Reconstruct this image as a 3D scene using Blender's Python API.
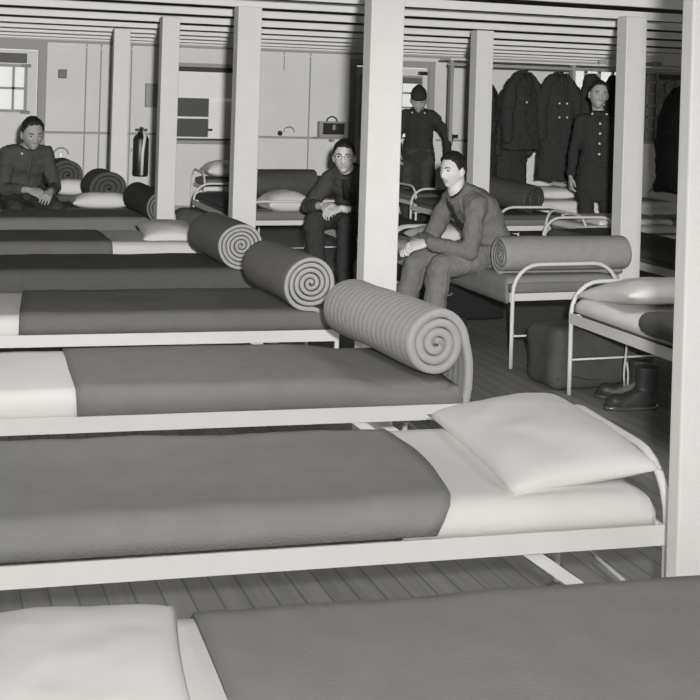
import bpy, bmesh, math, random
from mathutils import Vector, Matrix, noise
PI = math.pi
random.seed(7)
S = bpy.context.scene
COL = S.collection
for o in list(bpy.data.objects): bpy.data.objects.remove(o)

# ------------------------------------------------------------------ camera
PSI = math.radians(19.7)
cam_d = bpy.data.cameras.new('camera'); cam = bpy.data.objects.new('camera', cam_d); COL.objects.link(cam)
cam_d.sensor_width = 36; cam_d.lens = 36*1200/700.0
cam_d.shift_y = -(350-95)/700.0
cam_d.clip_start = 0.05; cam_d.clip_end = 100
cam.location = (0, 0, 1.6)
_f = Vector((math.sin(PSI), math.cos(PSI), 0)); _r = Vector((math.cos(PSI), -math.sin(PSI), 0)); _u = Vector((0, 0, 1))
ROLL = 0.03
rr = _r*math.cos(ROLL) + _u*math.sin(ROLL); uu = _u*math.cos(ROLL) - _r*math.sin(ROLL)
cam.rotation_euler = Matrix((rr, uu, -_f)).transposed().to_euler()
S.camera = cam
# ------------------------------------------------------------------ world, light, exposure
W_ = bpy.data.worlds.new('world'); S.world = W_; W_.use_nodes = True
bg = W_.node_tree.nodes['Background']; bg.inputs[0].default_value = (1, .995, .985, 1); bg.inputs[1].default_value = 0.8
def lamp(name, typ, loc, power, size=.1, falloff=None, rot=None, size_y=None):
    d = bpy.data.lights.new(name, typ); d.energy = power; d.color = (1, .995, .985)
    if typ == 'AREA':
        d.size = size
        if size_y: d.shape = 'RECTANGLE'; d.size_y = size_y
    else: d.shadow_soft_size = size
    if falloff:
        d.use_nodes = True; nt = d.node_tree; em = nt.nodes['Emission']
        lf = nt.nodes.new('ShaderNodeLightFalloff'); lf.inputs['Strength'].default_value = falloff[1]
        nt.links.new(lf.outputs[falloff[0]], em.inputs['Strength'])
    o = bpy.data.objects.new(name, d); COL.objects.link(o); o.location = loc
    if rot: o.rotation_euler = rot
    return o
FL = cam.location + _r*.13 + _u*.17
lamp('photographer_flash', 'POINT', FL, 1.0, .05, ('Constant', 25.5))
for lx, ly in ((.3, 1.0), (3.2, 1.2), (.6, 4.3), (3.2, 4.3)):   # added fill lights without fixtures, out of view, brightening blankets and floor from above
    lamp('top_fill', 'AREA', (lx, ly, 2.05), 12, .5)
S.view_settings.view_transform = 'Standard'; S.view_settings.look = 'None'
S.view_settings.exposure = 0.2; S.view_settings.gamma = 1.0
S.view_settings.use_curve_mapping = False

# ------------------------------------------------------------------ materials
def lin(v):
    v /= 255.0
    return v/12.92 if v <= .04045 else ((v+.055)/1.055)**2.4
def grey(v): l = lin(v); return (l, l*.985, l*.95, 1)
MATS = {}
def mat(name, v, rough=.85, var=.12, scale=40, bump=.0, bscale=200, spec=.25, metal=0, stripes=None):
    m = bpy.data.materials.new(name); m.use_nodes = True; nt = m.node_tree; b = nt.nodes['Principled BSDF']
    b.inputs['Roughness'].default_value = rough; b.inputs['Specular IOR Level'].default_value = spec; b.inputs['Metallic'].default_value = metal
    tc = nt.nodes.new('ShaderNodeTexCoord')
    n = nt.nodes.new('ShaderNodeTexNoise'); n.inputs['Scale'].default_value = scale; n.inputs['Detail'].default_value = 4
    nt.links.new(tc.outputs['Object'], n.inputs['Vector'])
    r = nt.nodes.new('ShaderNodeMix'); r.data_type = 'RGBA'
    c = grey(v); k = 1-var; h = 1+var
    r.inputs[6].default_value = (c[0]*k, c[1]*k, c[2]*k, 1); r.inputs[7].default_value = (c[0]*h, c[1]*h, c[2]*h, 1)
    nt.links.new(n.outputs['Fac'], r.inputs[0]); nt.links.new(r.outputs[2], b.inputs['Base Color'])
    if bump:
        n2 = nt.nodes.new('ShaderNodeTexNoise'); n2.inputs['Scale'].default_value = bscale; n2.inputs['Detail'].default_value = 3
        nt.links.new(tc.outputs['Object'], n2.inputs['Vector'])
        bp = nt.nodes.new('ShaderNodeBump'); bp.inputs['Strength'].default_value = bump; bp.inputs['Distance'].default_value = .01
        nt.links.new(n2.outputs['Fac'], bp.inputs['Height']); nt.links.new(bp.outputs['Normal'], b.inputs['Normal'])
    if stripes:   # woven / quilted ridges: (axis, period, strength, darkness)
        ax, per, st, dk = stripes
        sx = nt.nodes.new('ShaderNodeSeparateXYZ'); nt.links.new(tc.outputs['Object'], sx.inputs[0])
        ma = nt.nodes.new('ShaderNodeMath'); ma.operation = 'MULTIPLY'; ma.inputs[1].default_value = 2*PI/per
        nt.links.new(sx.outputs[ax], ma.inputs[0])
        sn = nt.nodes.new('ShaderNodeMath'); sn.operation = 'SINE'; nt.links.new(ma.outputs[0], sn.inputs[0])
        bp = nt.nodes.new('ShaderNodeBump'); bp.inputs['Strength'].default_value = st; bp.inputs['Distance'].default_value = .006
        nt.links.new(sn.outputs[0], bp.inputs['Height']); nt.links.new(bp.outputs['Normal'], b.inputs['Normal'])
        mr = nt.nodes.new('ShaderNodeMapRange'); mr.inputs[1].default_value = -1; mr.inputs[2].default_value = -.5
        mr.inputs[3].default_value = 1-dk; mr.inputs[4].default_value = 1
        nt.links.new(sn.outputs[0], mr.inputs[0])
        mm = nt.nodes.new('ShaderNodeMix'); mm.data_type = 'RGBA'; mm.blend_type = 'MULTIPLY'; mm.inputs[0].default_value = 1
        nt.links.new(r.outputs[2], mm.inputs[6]); nt.links.new(mr.outputs[0], mm.inputs[7]); nt.links.new(mm.outputs[2], b.inputs['Base Color'])
    MATS[name] = m
    return m
white_paint = mat('white_paint', 224, .6, .04, 6)
post_paint = mat('post_paint', 216, .7, .05, 9, .1, 60)
wall_paint = mat('wall_paint', 206, .8, .07, 3)
trim_paint = mat('trim_paint', 150, .7, .06, 8)
dark_line = mat('dark_line', 70, .8, .1, 8)
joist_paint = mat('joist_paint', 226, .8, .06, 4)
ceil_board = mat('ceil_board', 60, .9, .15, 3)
iron = mat('iron', 216, .45, .04, 10, spec=.4)
iron_dim = mat('iron_dim', 150, .6, .1, 10)
sheet_m = mat('sheet', 214, .9, .03, 5, .15, 14)
pillow_m = mat('pillow', 217, .9, .03, 6, .15, 10)
blanket_a = mat('blanket_wool', 136, .95, .13, 9, .25, 160)
blanket_b = mat('blanket_dark', 112, .95, .13, 8, .25, 160)
blanket_f = mat('blanket_mid', 124, .95, .13, 9, .25, 160)
blanket_c = mat('blanket_deep', 92, .95, .13, 8, .25, 160)
quilt_a = mat('quilt_light', 166, .95, .10, 30, stripes=(1, .040, .14, .08))
quilt_b = mat('quilt_mid', 122, .95, .14, 40, .3, 90)
quilt_end = mat('quilt_edge', 176, .95, .10, 30, .25, 80)
quilt_r = mat('quilt_pale', 150, .9, .14, 22, .3, 60)
dark_cloth = mat('dark_cloth', 62, .95, .2, 20, .3, 90)
bag_cloth = mat('bag_cloth', 80, .85, .25, 14, .4, 40)
coat_m = mat('coat_wool', 52, .95, .2, 14, .3, 70)
coat_l = mat('coat_grey', 96, .95, .15, 14, .3, 70)
wool_shirt = mat('wool_shirt', 122, .95, .12, 30, .35, 60)
wool_trouser = mat('wool_trouser', 128, .95, .14, 60, .3, 80)
shirt_dark = mat('shirt_dark', 78, .95, .15, 30, .3, 60)
trouser_dark = mat('trouser_dark', 66, .95, .15, 40, .3, 60)
trouser_mid = mat('trouser_mid', 84, .95, .15, 40, .3, 60)
tie_m = mat('tie', 48, .8, .1, 30)
skin_l = mat('skin_light', 220, .6, .05, 20)
skin_d = mat('skin_mid', 168, .6, .08, 20)
lip_m = mat('lips', 192, .6, .05, 20)
brow_m = mat('brow_hair', 84, .8, .1, 60)
hair_m = mat('hair', 40, .6, .25, 60, .5, 60)
eye_w = mat('eye_white', 205, .3, 0, 10); eye_d = mat('eye_dark', 30, .3, 0, 10)
leather = mat('leather', 54, .5, .2, 14, spec=.4)
shine = mat('polished', 74, .18, .15, 14, spec=.8)
brass = mat('button_metal', 215, .3, .05, 10, spec=.6)
metal = mat('dull_metal', 150, .35, .1, 20, metal=.6)
black_m = mat('black_enamel', 34, .4, .15, 20, spec=.5)
shade_m = mat('roller_shade', 100, .9, .08, 8)
blind_m = mat('blind_white', 226, .9, .03, 6)
pane_mid = mat('pane_grey', 128, .4, .1, 9)
pane_dark = mat('pane_screen', 74, .5, .15, 90)
paper_m = mat('paper', 210, .9, .06, 10)
cord_m = mat('cord', 190, .9, .1, 40)

def glass_mat():
    m = bpy.data.materials.new('window_glass'); m.use_nodes = True; nt = m.node_tree; nt.nodes.clear()
    o = nt.nodes.new('ShaderNodeOutputMaterial'); a = nt.nodes.new('ShaderNodeBsdfTransparent'); a.inputs[0].default_value = (.95, .95, .95, 1)
    g = nt.nodes.new('ShaderNodeBsdfGlossy'); g.inputs['Roughness'].default_value = .05; x = nt.nodes.new('ShaderNodeMixShader'); x.inputs[0].default_value = .06
    nt.links.new(a.outputs[0], x.inputs[1]); nt.links.new(g.outputs[0], x.inputs[2]); nt.links.new(x.outputs[0], o.inputs[0]); return m
glass = glass_mat()
def floor_mat():
    m = mat('floor_boards', 98, .6, .2, 3); nt = m.node_tree; b = nt.nodes['Principled BSDF']
    tc = nt.nodes.new('ShaderNodeTexCoord'); mp = nt.nodes.new('ShaderNodeMapping'); mp.inputs['Rotation'].default_value = (0, 0, PI/2)
    nt.links.new(tc.outputs['Object'], mp.inputs[0])
    br = nt.nodes.new('ShaderNodeTexBrick'); br.inputs['Scale'].default_value = 1
    br.inputs['Brick Width'].default_value = 2.6; br.inputs['Row Height'].default_value = .085; br.inputs['Mortar Size'].default_value = .004
    br.inputs['Color1'].default_value = grey(118); br.inputs['Color2'].default_value = grey(130); br.inputs['Mortar'].default_value = grey(98)
    nt.links.new(mp.outputs[0], br.inputs[0])
    ns = nt.nodes.new('ShaderNodeTexNoise'); ns.inputs['Scale'].default_value = 1.0; mp2 = nt.nodes.new('ShaderNodeMapping'); mp2.inputs['Scale'].default_value = (30, 1.5, 1)
    nt.links.new(tc.outputs['Object'], mp2.inputs[0]); nt.links.new(mp2.outputs[0], ns.inputs[0])
    mr = nt.nodes.new('ShaderNodeMapRange'); mr.inputs[3].default_value = .7; mr.inputs[4].default_value = 1.3; nt.links.new(ns.outputs['Fac'], mr.inputs[0])
    mx = nt.nodes.new('ShaderNodeMix'); mx.data_type = 'RGBA'; mx.blend_type = 'MULTIPLY'; mx.inputs[0].default_value = 1
    nt.links.new(br.outputs[0], mx.inputs[6]); nt.links.new(mr.outputs[0], mx.inputs[7]); nt.links.new(mx.outputs[2], b.inputs['Base Color'])
    return m
floor_m = floor_mat()

# ------------------------------------------------------------------ object helpers
def link(name, me, m=None, parent=None, smooth=False):
    o = bpy.data.objects.new(name, me); COL.objects.link(o)
    for x in (m if isinstance(m, (list, tuple)) else [m] if m else []): me.materials.append(x)
    if smooth:
        for p in me.polygons: p.use_smooth = True
    if parent: o.parent = parent
    return o
def obj(name, bm, m=None, parent=None, smooth=False):
    bmesh.ops.recalc_face_normals(bm, faces=bm.faces)
    me = bpy.data.meshes.new(name); bm.to_mesh(me); bm.free()
    return link(name, me, m, parent, smooth)
def tag(o, label, cat, group=None, kind=None):
    o['label'] = label; o['category'] = cat
    if group: o['group'] = group
    if kind: o['kind'] = kind
    return o
def thing(name, label, cat, loc=(0, 0, 0), rz=0, group=None):
    o = bpy.data.objects.new(name, None); COL.objects.link(o); o.location = loc; o.rotation_euler = (0, 0, rz)
    o.empty_display_size = .1
    return tag(o, label, cat, group)
def copy_tree(o, parent=None):
    c = o.copy(); COL.objects.link(c)
    if parent: c.parent = parent
    for ch in list(o.children): copy_tree(ch, c)
    return c
def box(bm, x0, x1, y0, y1, z0, z1, mi=0):
    v = [bm.verts.new(p) for p in ((x0,y0,z0),(x1,y0,z0),(x1,y1,z0),(x0,y1,z0),(x0,y0,z1),(x1,y0,z1),(x1,y1,z1),(x0,y1,z1))]
    for f in ((0,3,2,1),(4,5,6,7),(0,1,5,4),(1,2,6,5),(2,3,7,6),(3,0,4,7)):
        bm.faces.new([v[i] for i in f]).material_index = mi
    return bm
def bevel(bm, w, seg=2):
    bmesh.ops.bevel(bm, geom=bm.edges[:], offset=w, segments=seg, affect='EDGES', profile=.5); return bm
def bx(x0, x1, y0, y1, z0, z1, bev=0):
    bm = bmesh.new(); box(bm, x0, x1, y0, y1, z0, z1)
    return bevel(bm, bev) if bev else bm
def frames(pts):
    out = []; prev = None
    for i, p in enumerate(pts):
        t = (pts[min(i+1, len(pts)-1)] - pts[max(i-1, 0)]).normalized()
        if prev is None: a = Vector((0,0,1)) if abs(t.z) < .9 else Vector((1,0,0)); n = (a - t*a.dot(t)).normalized()
        else: n = (prev - t*prev.dot(t)).normalized()
        prev = n; out.append((t, n, t.cross(n)))
    return out
def tube(bm, pts, r, seg=10, caps=True):
    pts = [Vector(p) for p in pts]; R = r if isinstance(r, (list, tuple)) else [r]*len(pts)
    rings = []
    for p, (t, n, b), q in zip(pts, frames(pts), R):
        rings.append([bm.verts.new(p + (n*math.cos(2*PI*k/seg) + b*math.sin(2*PI*k/seg))*q) for k in range(seg)])
    for a, b in zip(rings, rings[1:]):
        for k in range(seg): bm.faces.new((a[k], a[(k+1)%seg], b[(k+1)%seg], b[k]))
    if caps: bm.faces.new(rings[0][::-1]); bm.faces.new(rings[-1])
    return bm
def strip(bm, a, b, w, t):     # flat bar from a to b, width w in vertical plane, thickness t along y
    a, b = Vector(a), Vector(b); d = (b-a).normalized(); n = d.cross(Vector((0,1,0))).normalized()*w/2; y = Vector((0, t/2, 0))
    v = [bm.verts.new(p) for p in (a+n-y, a-n-y, a-n+y, a+n+y, b+n-y, b-n-y, b-n+y, b+n+y)]
    for f in ((0,1,2,3),(7,6,5,4),(0,4,5,1),(1,5,6,2),(2,6,7,3),(3,7,4,0)): bm.faces.new([v[i] for i in f])
    return bm
def ball(bm, c, r, sub=2, scale=(1,1,1), rot=None):
    M = Matrix.Translation(Vector(c)) @ (rot.to_4x4() if rot else Matrix()) @ Matrix.Diagonal((r*scale[0], r*scale[1], r*scale[2], 1))
    bmesh.ops.create_icosphere(bm, subdivisions=sub, radius=1, matrix=M); return bm
def fbm(p, s, seed=0): return noise.noise(Vector(p)*s + Vector((seed*7.3, seed*3.1, seed*5.7)))

def rbox(x0, x1, y0, y1, z0, z1, r, step=.05, amp=0, seed=0, ns=4):    # soft box: mattress, bag
    bm = bmesh.new(); nx, ny, nz = [max(3, int((b-a)/step)) for a, b in ((x0,x1),(y0,y1),(z0,z1))]
    vs = {}
    def V(i, j, k):
        if (i,j,k) not in vs:
            p = Vector((x0+(x1-x0)*i/nx, y0+(y1-y0)*j/ny, z0+(z1-z0)*k/nz))
            c = Vector((min(max(p.x, x0+r), x1-r), min(max(p.y, y0+r), y1-r), min(max(p.z, z0+r), z1-r)))
            d = p-c
            m = max(abs(d.x), abs(d.y), abs(d.z))
            if d.length > 1e-6: p = c + d.normalized()*m
            if amp: p += (p-Vector(((x0+x1)/2,(y0+y1)/2,(z0+z1)/2))).normalized()*fbm(p, ns, seed)*amp
            vs[(i,j,k)] = bm.verts.new(p)
        return vs[(i,j,k)]
    for i in range(nx):
        for j in range(ny):
            for k in (0, nz): bm.faces.new([V(i,j,k), V(i+1,j,k), V(i+1,j+1,k), V(i,j+1,k)])
    for i in range(nx):
        for k in range(nz):
            for j in (0, ny): bm.faces.new([V(i,j,k), V(i+1,j,k), V(i+1,j,k+1), V(i,j,k+1)])
    for j in range(ny):
        for k in range(nz):
            for i in (0, nx): bm.faces.new([V(i,j,k), V(i,j+1,k), V(i,j+1,k+1), V(i,j,k+1)])
    return bm
def fold(a, r):
    if a <= 0: return 0, 0
    q = r*PI/2
    if a < q: return r*math.sin(a/r), r*(1-math.cos(a/r))
    return r, r+a-q
def cover(x0, x1, y0, y1, zt, ext, r=.045, thick=.012, step=.04, amp=.006, seed=0, bulge=None, e0=None, e1=None):
    """cloth laid on a mattress; ext = how far it runs over the (-x, +x, -y, +y) edges; e0/e1 shift the two x ends by v"""
    bm = bmesh.new(); L, Rr, N, F = ext
    nu = int((x1-x0+L+Rr)/step)+1; nv = int((y1-y0+N+F)/step)+1; g = []
    for i in range(nu+1):
        row = []
        for j in range(nv+1):
            v = y0-N + (y1-y0+N+F)*j/nv; tv = j/nv
            a = x0-L + (e0(tv) if e0 else 0); b = x1+Rr + (e1(tv) if e1 else 0)
            u = a + (b-a)*i/nu
            cx = min(max(u, x0), x1) if not (e0 or e1) else (min(u, x1) if Rr else u)
            if L and not e0: cx = max(cx, x0)
            ou, du = fold(max(x0-u if L else 0, u-x1 if Rr else 0), r)
            ov, dv = fold(max(y0-v, v-y1), r)
            x = cx + (ou if u > x1 else -ou); y = min(max(v, y0), y1) + (ov if v > y1 else -ov)
            z = zt - max(du, dv)
            top = 1 if (du+dv) < .02 else .35
            z += (bulge(x, y)*top if bulge else 0)
            n = fbm((x, y, z), 3.2, seed)*amp + fbm((x, y, z), 11, seed+3)*amp*.35
            p = Vector((x, y, z))
            if top == 1: p.z += n
            else: p.y += n*(1 if v > y1 else -1 if v < y0 else 0)*1.2; p.z += n*.4
            row.append(bm.verts.new(p))
        g.append(row)
    for i in range(nu):
        for j in range(nv): bm.faces.new((g[i][j], g[i+1][j], g[i+1][j+1], g[i][j+1]))
    bmesh.ops.recalc_face_normals(bm, faces=bm.faces)
    if sum(f.normal.z for f in bm.faces) < 0: bmesh.ops.reverse_faces(bm, faces=bm.faces)
    bm.normal_update()
    old = list(bm.verts); off = {v: v.co - v.normal*thick for v in old}
    faces = list(bm.faces); bound = [e for e in bm.edges if e.is_boundary]
    new = {v: bm.verts.new(off[v]) for v in old}
    for f in faces: bm.faces.new([new[v] for v in reversed(f.verts)])
    for e in bound: a, b = e.verts; bm.faces.new((a, b, new[b], new[a]))
    return bm
def pillow_mesh(lx, ly, h, seed=0, n=26, p=2.6):
    bm = bmesh.new(); top = []; bot = []
    for i in range(n+1):
        rt = []; rb = []
        for j in range(n+1):
            u = -1+2*i/n; v = -1+2*j/n
            k = max(0, (1-abs(u)**p))**.5*max(0, (1-abs(v)**p))**.5
            pinch = 1 - .07*(1-abs(u)**2) * (abs(v)**6); pinch2 = 1 - .07*(1-abs(v)**2)*(abs(u)**6)
            x = u*lx/2*pinch2; y = v*ly/2*pinch
            w = fbm((x, y, 0), 7, seed)*.012*k + fbm((x, y, 0), 18, seed)*.004*k
            t = bm.verts.new((x, y, h*k*.62 + w)); rt.append(t)
            rb.append(t if (i in (0, n) or j in (0, n)) else bm.verts.new((x, y, -h*k*.38)))
        top.append(rt); bot.append(rb)
    for i in range(n):
        for j in range(n):
            bm.faces.new((top[i][j], top[i+1][j], top[i+1][j+1], top[i][j+1]))
            f = [bot[i][j], bot[i][j+1], bot[i+1][j+1], bot[i+1][j]]
            if len(set(f) & {top[i][j], top[i+1][j], top[i+1][j+1], top[i][j+1]}) < 4: bm.faces.new(f)
    return bm
def pillow(label, loc, lx, ly, h, rz=0, tilt=(0, 0), seed=0, m=None, group='white bed pillows'):
    o = obj('pillow', pillow_mesh(lx, ly, h, seed), m or pillow_m, smooth=True)
    o.location = loc; o.rotation_euler = (tilt[0], tilt[1], rz); return tag(o, label, 'pillow', group)

def roll_bm(R, L, turns, pitch, r0, sq=.93, seg=30, tail=0, seed=0, drape=0):
    """a mattress pad rolled up along its local y axis; local origin on the roll's axis at its near end"""
    bm = bmesh.new(); n = int(turns*seg); th = pitch*.965
    ys = [0, .008, .03, L*.2, L*.4, L*.6, L*.8, L-.03, L-.008, L]; sh = [.72, .93, 1, 1, 1, 1, 1, 1, .93, .72]
    prof = []
    for i in range(n+1):
        a = 2*PI*i/seg; r = r0 + pitch*i/seg
        rot = -PI/2 - 2*PI*n/seg
        prof.append((a+rot, r))
    pts = [(math.cos(a)*r, math.sin(a)*r*sq, math.cos(a), math.sin(a)*sq) for a, r in prof]
    if drape:
        n_ = len(prof)-1; pts = []
        for k, (a, r) in enumerate(prof):
            b = -2*PI*(k-n_)/seg; pts.append((math.cos(b)*r, math.sin(b)*r*sq, math.cos(b), math.sin(b)*sq))
        r = prof[-1][1]
        for k in range(1, 11): pts.append((r+.020*math.sin(k*.33), -drape*k/10, 1, 0))
        for k in range(1, 5): a = k*PI/8; pts.append((r-.02+.03*math.cos(a), -drape-.03*math.sin(a), math.cos(a), -math.sin(a)))
        for k in range(1, 4): pts.append((r-.02-.05*k, -drape-.03, 0, -1))
    if tail:
        a, r = prof[-1]
        for k in range(1, 7): pts.append((tail*k/6*1.0, -r*sq-.012*(k/6)**2, 0, -1))
    rows = []
    for y, s in zip(ys, sh):
        inn = []; out = []
        for q, (x, z, nx, nz) in enumerate(pts):
            w = 1+.06*fbm((x*7, y*3, z*7), 1, seed)
            d = th*(1-s)/2
            yy = y + (.010*fbm((q*.11, 0, 0), 1, seed+5) if y in (0, L) else 0)
            inn.append(bm.verts.new(((x-nx*(th-d))*w, yy, (z-nz*(th-d))*w))); out.append(bm.verts.new(((x-nx*d)*w, yy, (z-nz*d)*w)))
        rows.append((inn, out))
    m = len(pts)
    for (ia, oa), (ib, ob) in zip(rows, rows[1:]):
        for k in range(m-1):
            bm.faces.new((oa[k], oa[k+1], ob[k+1], ob[k])); bm.faces.new((ia[k], ib[k], ib[k+1], ia[k+1]))
        for k in (0, m-1): bm.faces.new((ia[k], oa[k], ob[k], ib[k]))
    for (i_, o_) in (rows[0], rows[-1]):
        for k in range(m-1): bm.faces.new((i_[k], i_[k+1], o_[k+1], o_[k])).material_index = 1
    return bm
def bed_roll(label, end, L, R=.135, direc=(0, 1, 0), mats=None, turns=4, tail=0, seed=0, group='rolled bedding pads', sq=.93, flip=False, name='bed_roll', drape=0):
    pitch = (R-.012)/turns
    o = obj(name, roll_bm(R, L, turns, pitch, .012, sq, tail=tail, seed=seed, drape=drape), mats or [quilt_b, quilt_end], smooth=True)
    y = Vector(direc).normalized(); x = y.cross(Vector((0,0,1))).normalized(); z = x.cross(y)
    if flip: x = -x; y = y
    M = Matrix((x, y, z)).transposed().to_4x4(); M.translation = Vector(end); 
    o.matrix_world = M if not flip else M
    return tag(o, label, 'bedding roll', group)

# ------------------------------------------------------------------ setting
def struct(name, bm, m, smooth=False):
    o = obj(name, bm, m, smooth=smooth); o['kind'] = 'structure'; return o
XL, XR, YB, YF = -3.0, 13.0, -1.2, 15.2
struct('floor', bx(XL, XR, YB, YF+.1, -.1, 0), floor_m)
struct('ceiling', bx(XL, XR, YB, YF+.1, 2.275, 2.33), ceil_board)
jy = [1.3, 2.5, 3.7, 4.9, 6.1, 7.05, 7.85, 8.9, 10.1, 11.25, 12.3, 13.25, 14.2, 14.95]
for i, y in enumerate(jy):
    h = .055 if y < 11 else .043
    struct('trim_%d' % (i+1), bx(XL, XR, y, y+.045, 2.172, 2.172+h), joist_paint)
    
# back wall with openings: door_1 X .35..1.40, window_1 X 3.05..4.0, door_2 X 5.55..6.62, window_2, window_3
def wall_with_holes(x0, x1, z0, z1, y0, y1, holes):
    bm = bmesh.new(); xs = sorted({x0, x1} | {h[0] for h in holes} | {h[1] for h in holes}); zs = sorted({z0, z1} | {h[2] for h in holes} | {h[3] for h in holes})
    for a, b in zip(xs, xs[1:]):
        for c, d in zip(zs, zs[1:]):
            if not any(h[0] <= (a+b)/2 <= h[1] and h[2] <= (c+d)/2 <= h[3] for h in holes): box(bm, a, b, y0, y1, c, d)
    bmesh.ops.remove_doubles(bm, verts=bm.verts, dist=1e-5); return bm
struct('wall_back', wall_with_holes(XL, XR, 0, 2.275, YF, YF+.1, [(.30, 1.36, 0, 2.04), (3.02, 4.0, .96, 1.9), (5.52, 6.58, 0, 2.0), (8.85, 9.75, 1.45, 2.1), (9.95, 11.1, 1.05, 2.1)]), wall_paint)
struct('wall_left', bx(XL-.1, XL, YB, YF+.1, 0, 2.275), wall_paint)
struct('wall_right', bx(XR, XR+.1, YB, YF+.1, 0, 2.275), wall_paint)
n_t = len(jy)
def trim(bm, m=None):
    global n_t
    n_t += 1; return struct('trim_%d' % n_t, bm, m or trim_paint)
trim(bx(1.46, 3.0, YF-.02, YF, 1.015, 1.045)); trim(bx(4.05, 5.44, YF-.025, YF, 1.0, 1.03)); trim(bx(6.72, 8.0, YF-.02, YF, 1.0, 1.03))   # chair rail
for x in (1.93, 2.11, 2.49, 3.0, 4.12, 4.86): trim(bx(x, x+.018, YF-.012, YF, 0, 2.17))          # panel battens
for x in (4.5, 6.95): trim(bx(x, x+.012, YF-.012, YF, 1.9, 2.17))
trim(bx(XL, XR, YF-.04, YF, 2.14, 2.17)); trim(bx(XL, XR, YF-.025, YF, 2.085, 2.10), wall_paint)
struct('baseboard_back', bx(1.46, 5.44, YF-.02, YF, 0, .12), trim_paint)
def frame(bm, x0, x1, z0, z1, w, y0, y1, bottom=True):
    box(bm, x0-w, x0, y0, y1, z0, z1+w); box(bm, x1, x1+w, y0, y1, z0, z1+w); box(bm, x0, x1, y0, y1, z1, z1+w)
    if bottom: box(bm, x0-w, x1+w, y0, y1, z0-w, z0)
    return bm
# door_1: half-glazed, horizontally boarded below
d = obj('door_1', wall_with_holes(.31, 1.35, .01, 2.03, YF+.02, YF+.06, [(.42, 1.2, 1.3, 1.82)]), wall_paint); d['kind'] = 'structure'
obj('door_frame', frame(bmesh.new(), .30, 1.36, 0, 2.04, .1, YF-.03, YF, False), trim_paint, d)
f = bmesh.new(); frame(f, .44, 1.2, 1.3, 1.82, .035, YF, YF+.02)
for x in (.62, .84, 1.07): box(f, x-.014, x+.014, YF+.01, YF+.05, 1.3, 1.82)
box(f, .44, 1.2, YF+.01, YF+.05, 1.545, 1.575); obj('muntin', f, trim_paint, d)
obj('pane', bx(.42, 1.2, YF+.035, YF+.04, 1.3, 1.82), glass, d)
f = bmesh.new()
for k in range(9): box(f, .33, 1.33, YF+.012, YF+.02, .1+k*.125, .1+k*.125+.112)
obj('door_panel', f, wall_paint, d)
obj('shade', bx(.40, 1.22, YF-.03, YF+.0, 1.87, 1.99, .01), shade_m, d)
for z in (1.27, 1.84): obj('hinge', bx(1.16, 1.27, YF-.045, YF-.03, z-.018, z+.018, .004), black_m, d)
# window_1: white roller blind over a dark lower sash
w = struct('window_1', frame(bmesh.new(), 3.02, 4.0, .96, 1.9, .05, YF-.02, YF+.04), trim_paint)
obj('blind', bx(3.02, 4.0, YF, YF+.012, 1.5, 1.85), blind_m, w)
f = bmesh.new(); tube(f, [(3.0, YF-.01, 1.87), (4.02, YF-.01, 1.87)], .03, 10); obj('blind_roller', f, dark_line, w)
obj('window_sill', bx(2.95, 4.07, YF-.08, YF, .92, .96, .006), trim_paint, w)
obj('window_lip', bx(2.95, 4.07, YF-.09, YF-.075, .965, .985), black_m, w)
f = bmesh.new(); frame(f, 3.05, 3.52, 1.0, 1.5, .03, YF+.03, YF+.07); box(f, 3.05, 3.52, YF+.03, YF+.07, 1.235, 1.26); obj('sash', f, white_paint, w)
obj('pane', bx(3.04, 3.53, YF+.055, YF+.06, .99, 1.51), pane_dark, w)
obj('shutter', bx(3.55, 4.0, YF+.03, YF+.06, .96, 1.5), white_paint, w)
f = bmesh.new(); box(f, 3.50, 3.57, YF+.0, YF+.02, 1.08, 1.11); obj('latch', f, black_m, w)
# door_2
d = obj('door_2', wall_with_holes(5.53, 6.57, .01, 1.99, YF+.02, YF+.06, [(5.62, 6.47, 1.05, 1.86)]), wall_paint); d['kind'] = 'structure'
obj('door_frame', frame(bmesh.new(), 5.52, 6.58, 0, 2.0, .09, YF-.03, YF, False), trim_paint, d)
f = bmesh.new(); frame(f, 5.62, 6.47, 1.05, 1.86, .03, YF, YF+.03)
for x in (5.9, 6.19): box(f, x-.014, x+.014, YF, YF+.05, 1.05, 1.86)
for z in (1.25, 1.45, 1.65): box(f, 5.62, 6.47, YF, YF+.05, z-.014, z+.014)
obj('muntin', f, trim_paint, d); obj('pane', bx(5.62, 6.47, YF+.035, YF+.04, 1.05, 1.86), glass, d)
obj('closer', bx(6.42, 6.55, YF-.05, YF+.0, 1.9, 1.95, .006), black_m, d)
obj('shade', bx(5.62, 6.47, YF-.03, YF, 1.78, 1.86), shade_m, d)
for n_, (x0, x1, z0, z1, nx, nz) in ((2, (8.85, 9.75, 1.45, 2.1, 4, 1)), (3, (9.95, 11.1, 1.05, 2.1, 7, 6))):
    w = struct('window_%d' % n_, frame(bmesh.new(), x0, x1, z0, z1, .04, YF-.02, YF+.05), trim_paint)
    f = bmesh.new()
    for k in range(1, nx): x = x0+(x1-x0)*k/nx; box(f, x-.016, x+.016, YF+.01, YF+.06, z0, z1)
    for k in range(1, nz): z = z0+(z1-z0)*k/nz; box(f, x0, x1, YF+.01, YF+.06, z-.016, z+.016)
    obj('muntin', f, trim_paint, w); obj('pane', bx(x0, x1, YF+.035, YF+.04, z0, z1), glass if n_ == 2 else pane_mid, w)

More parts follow.
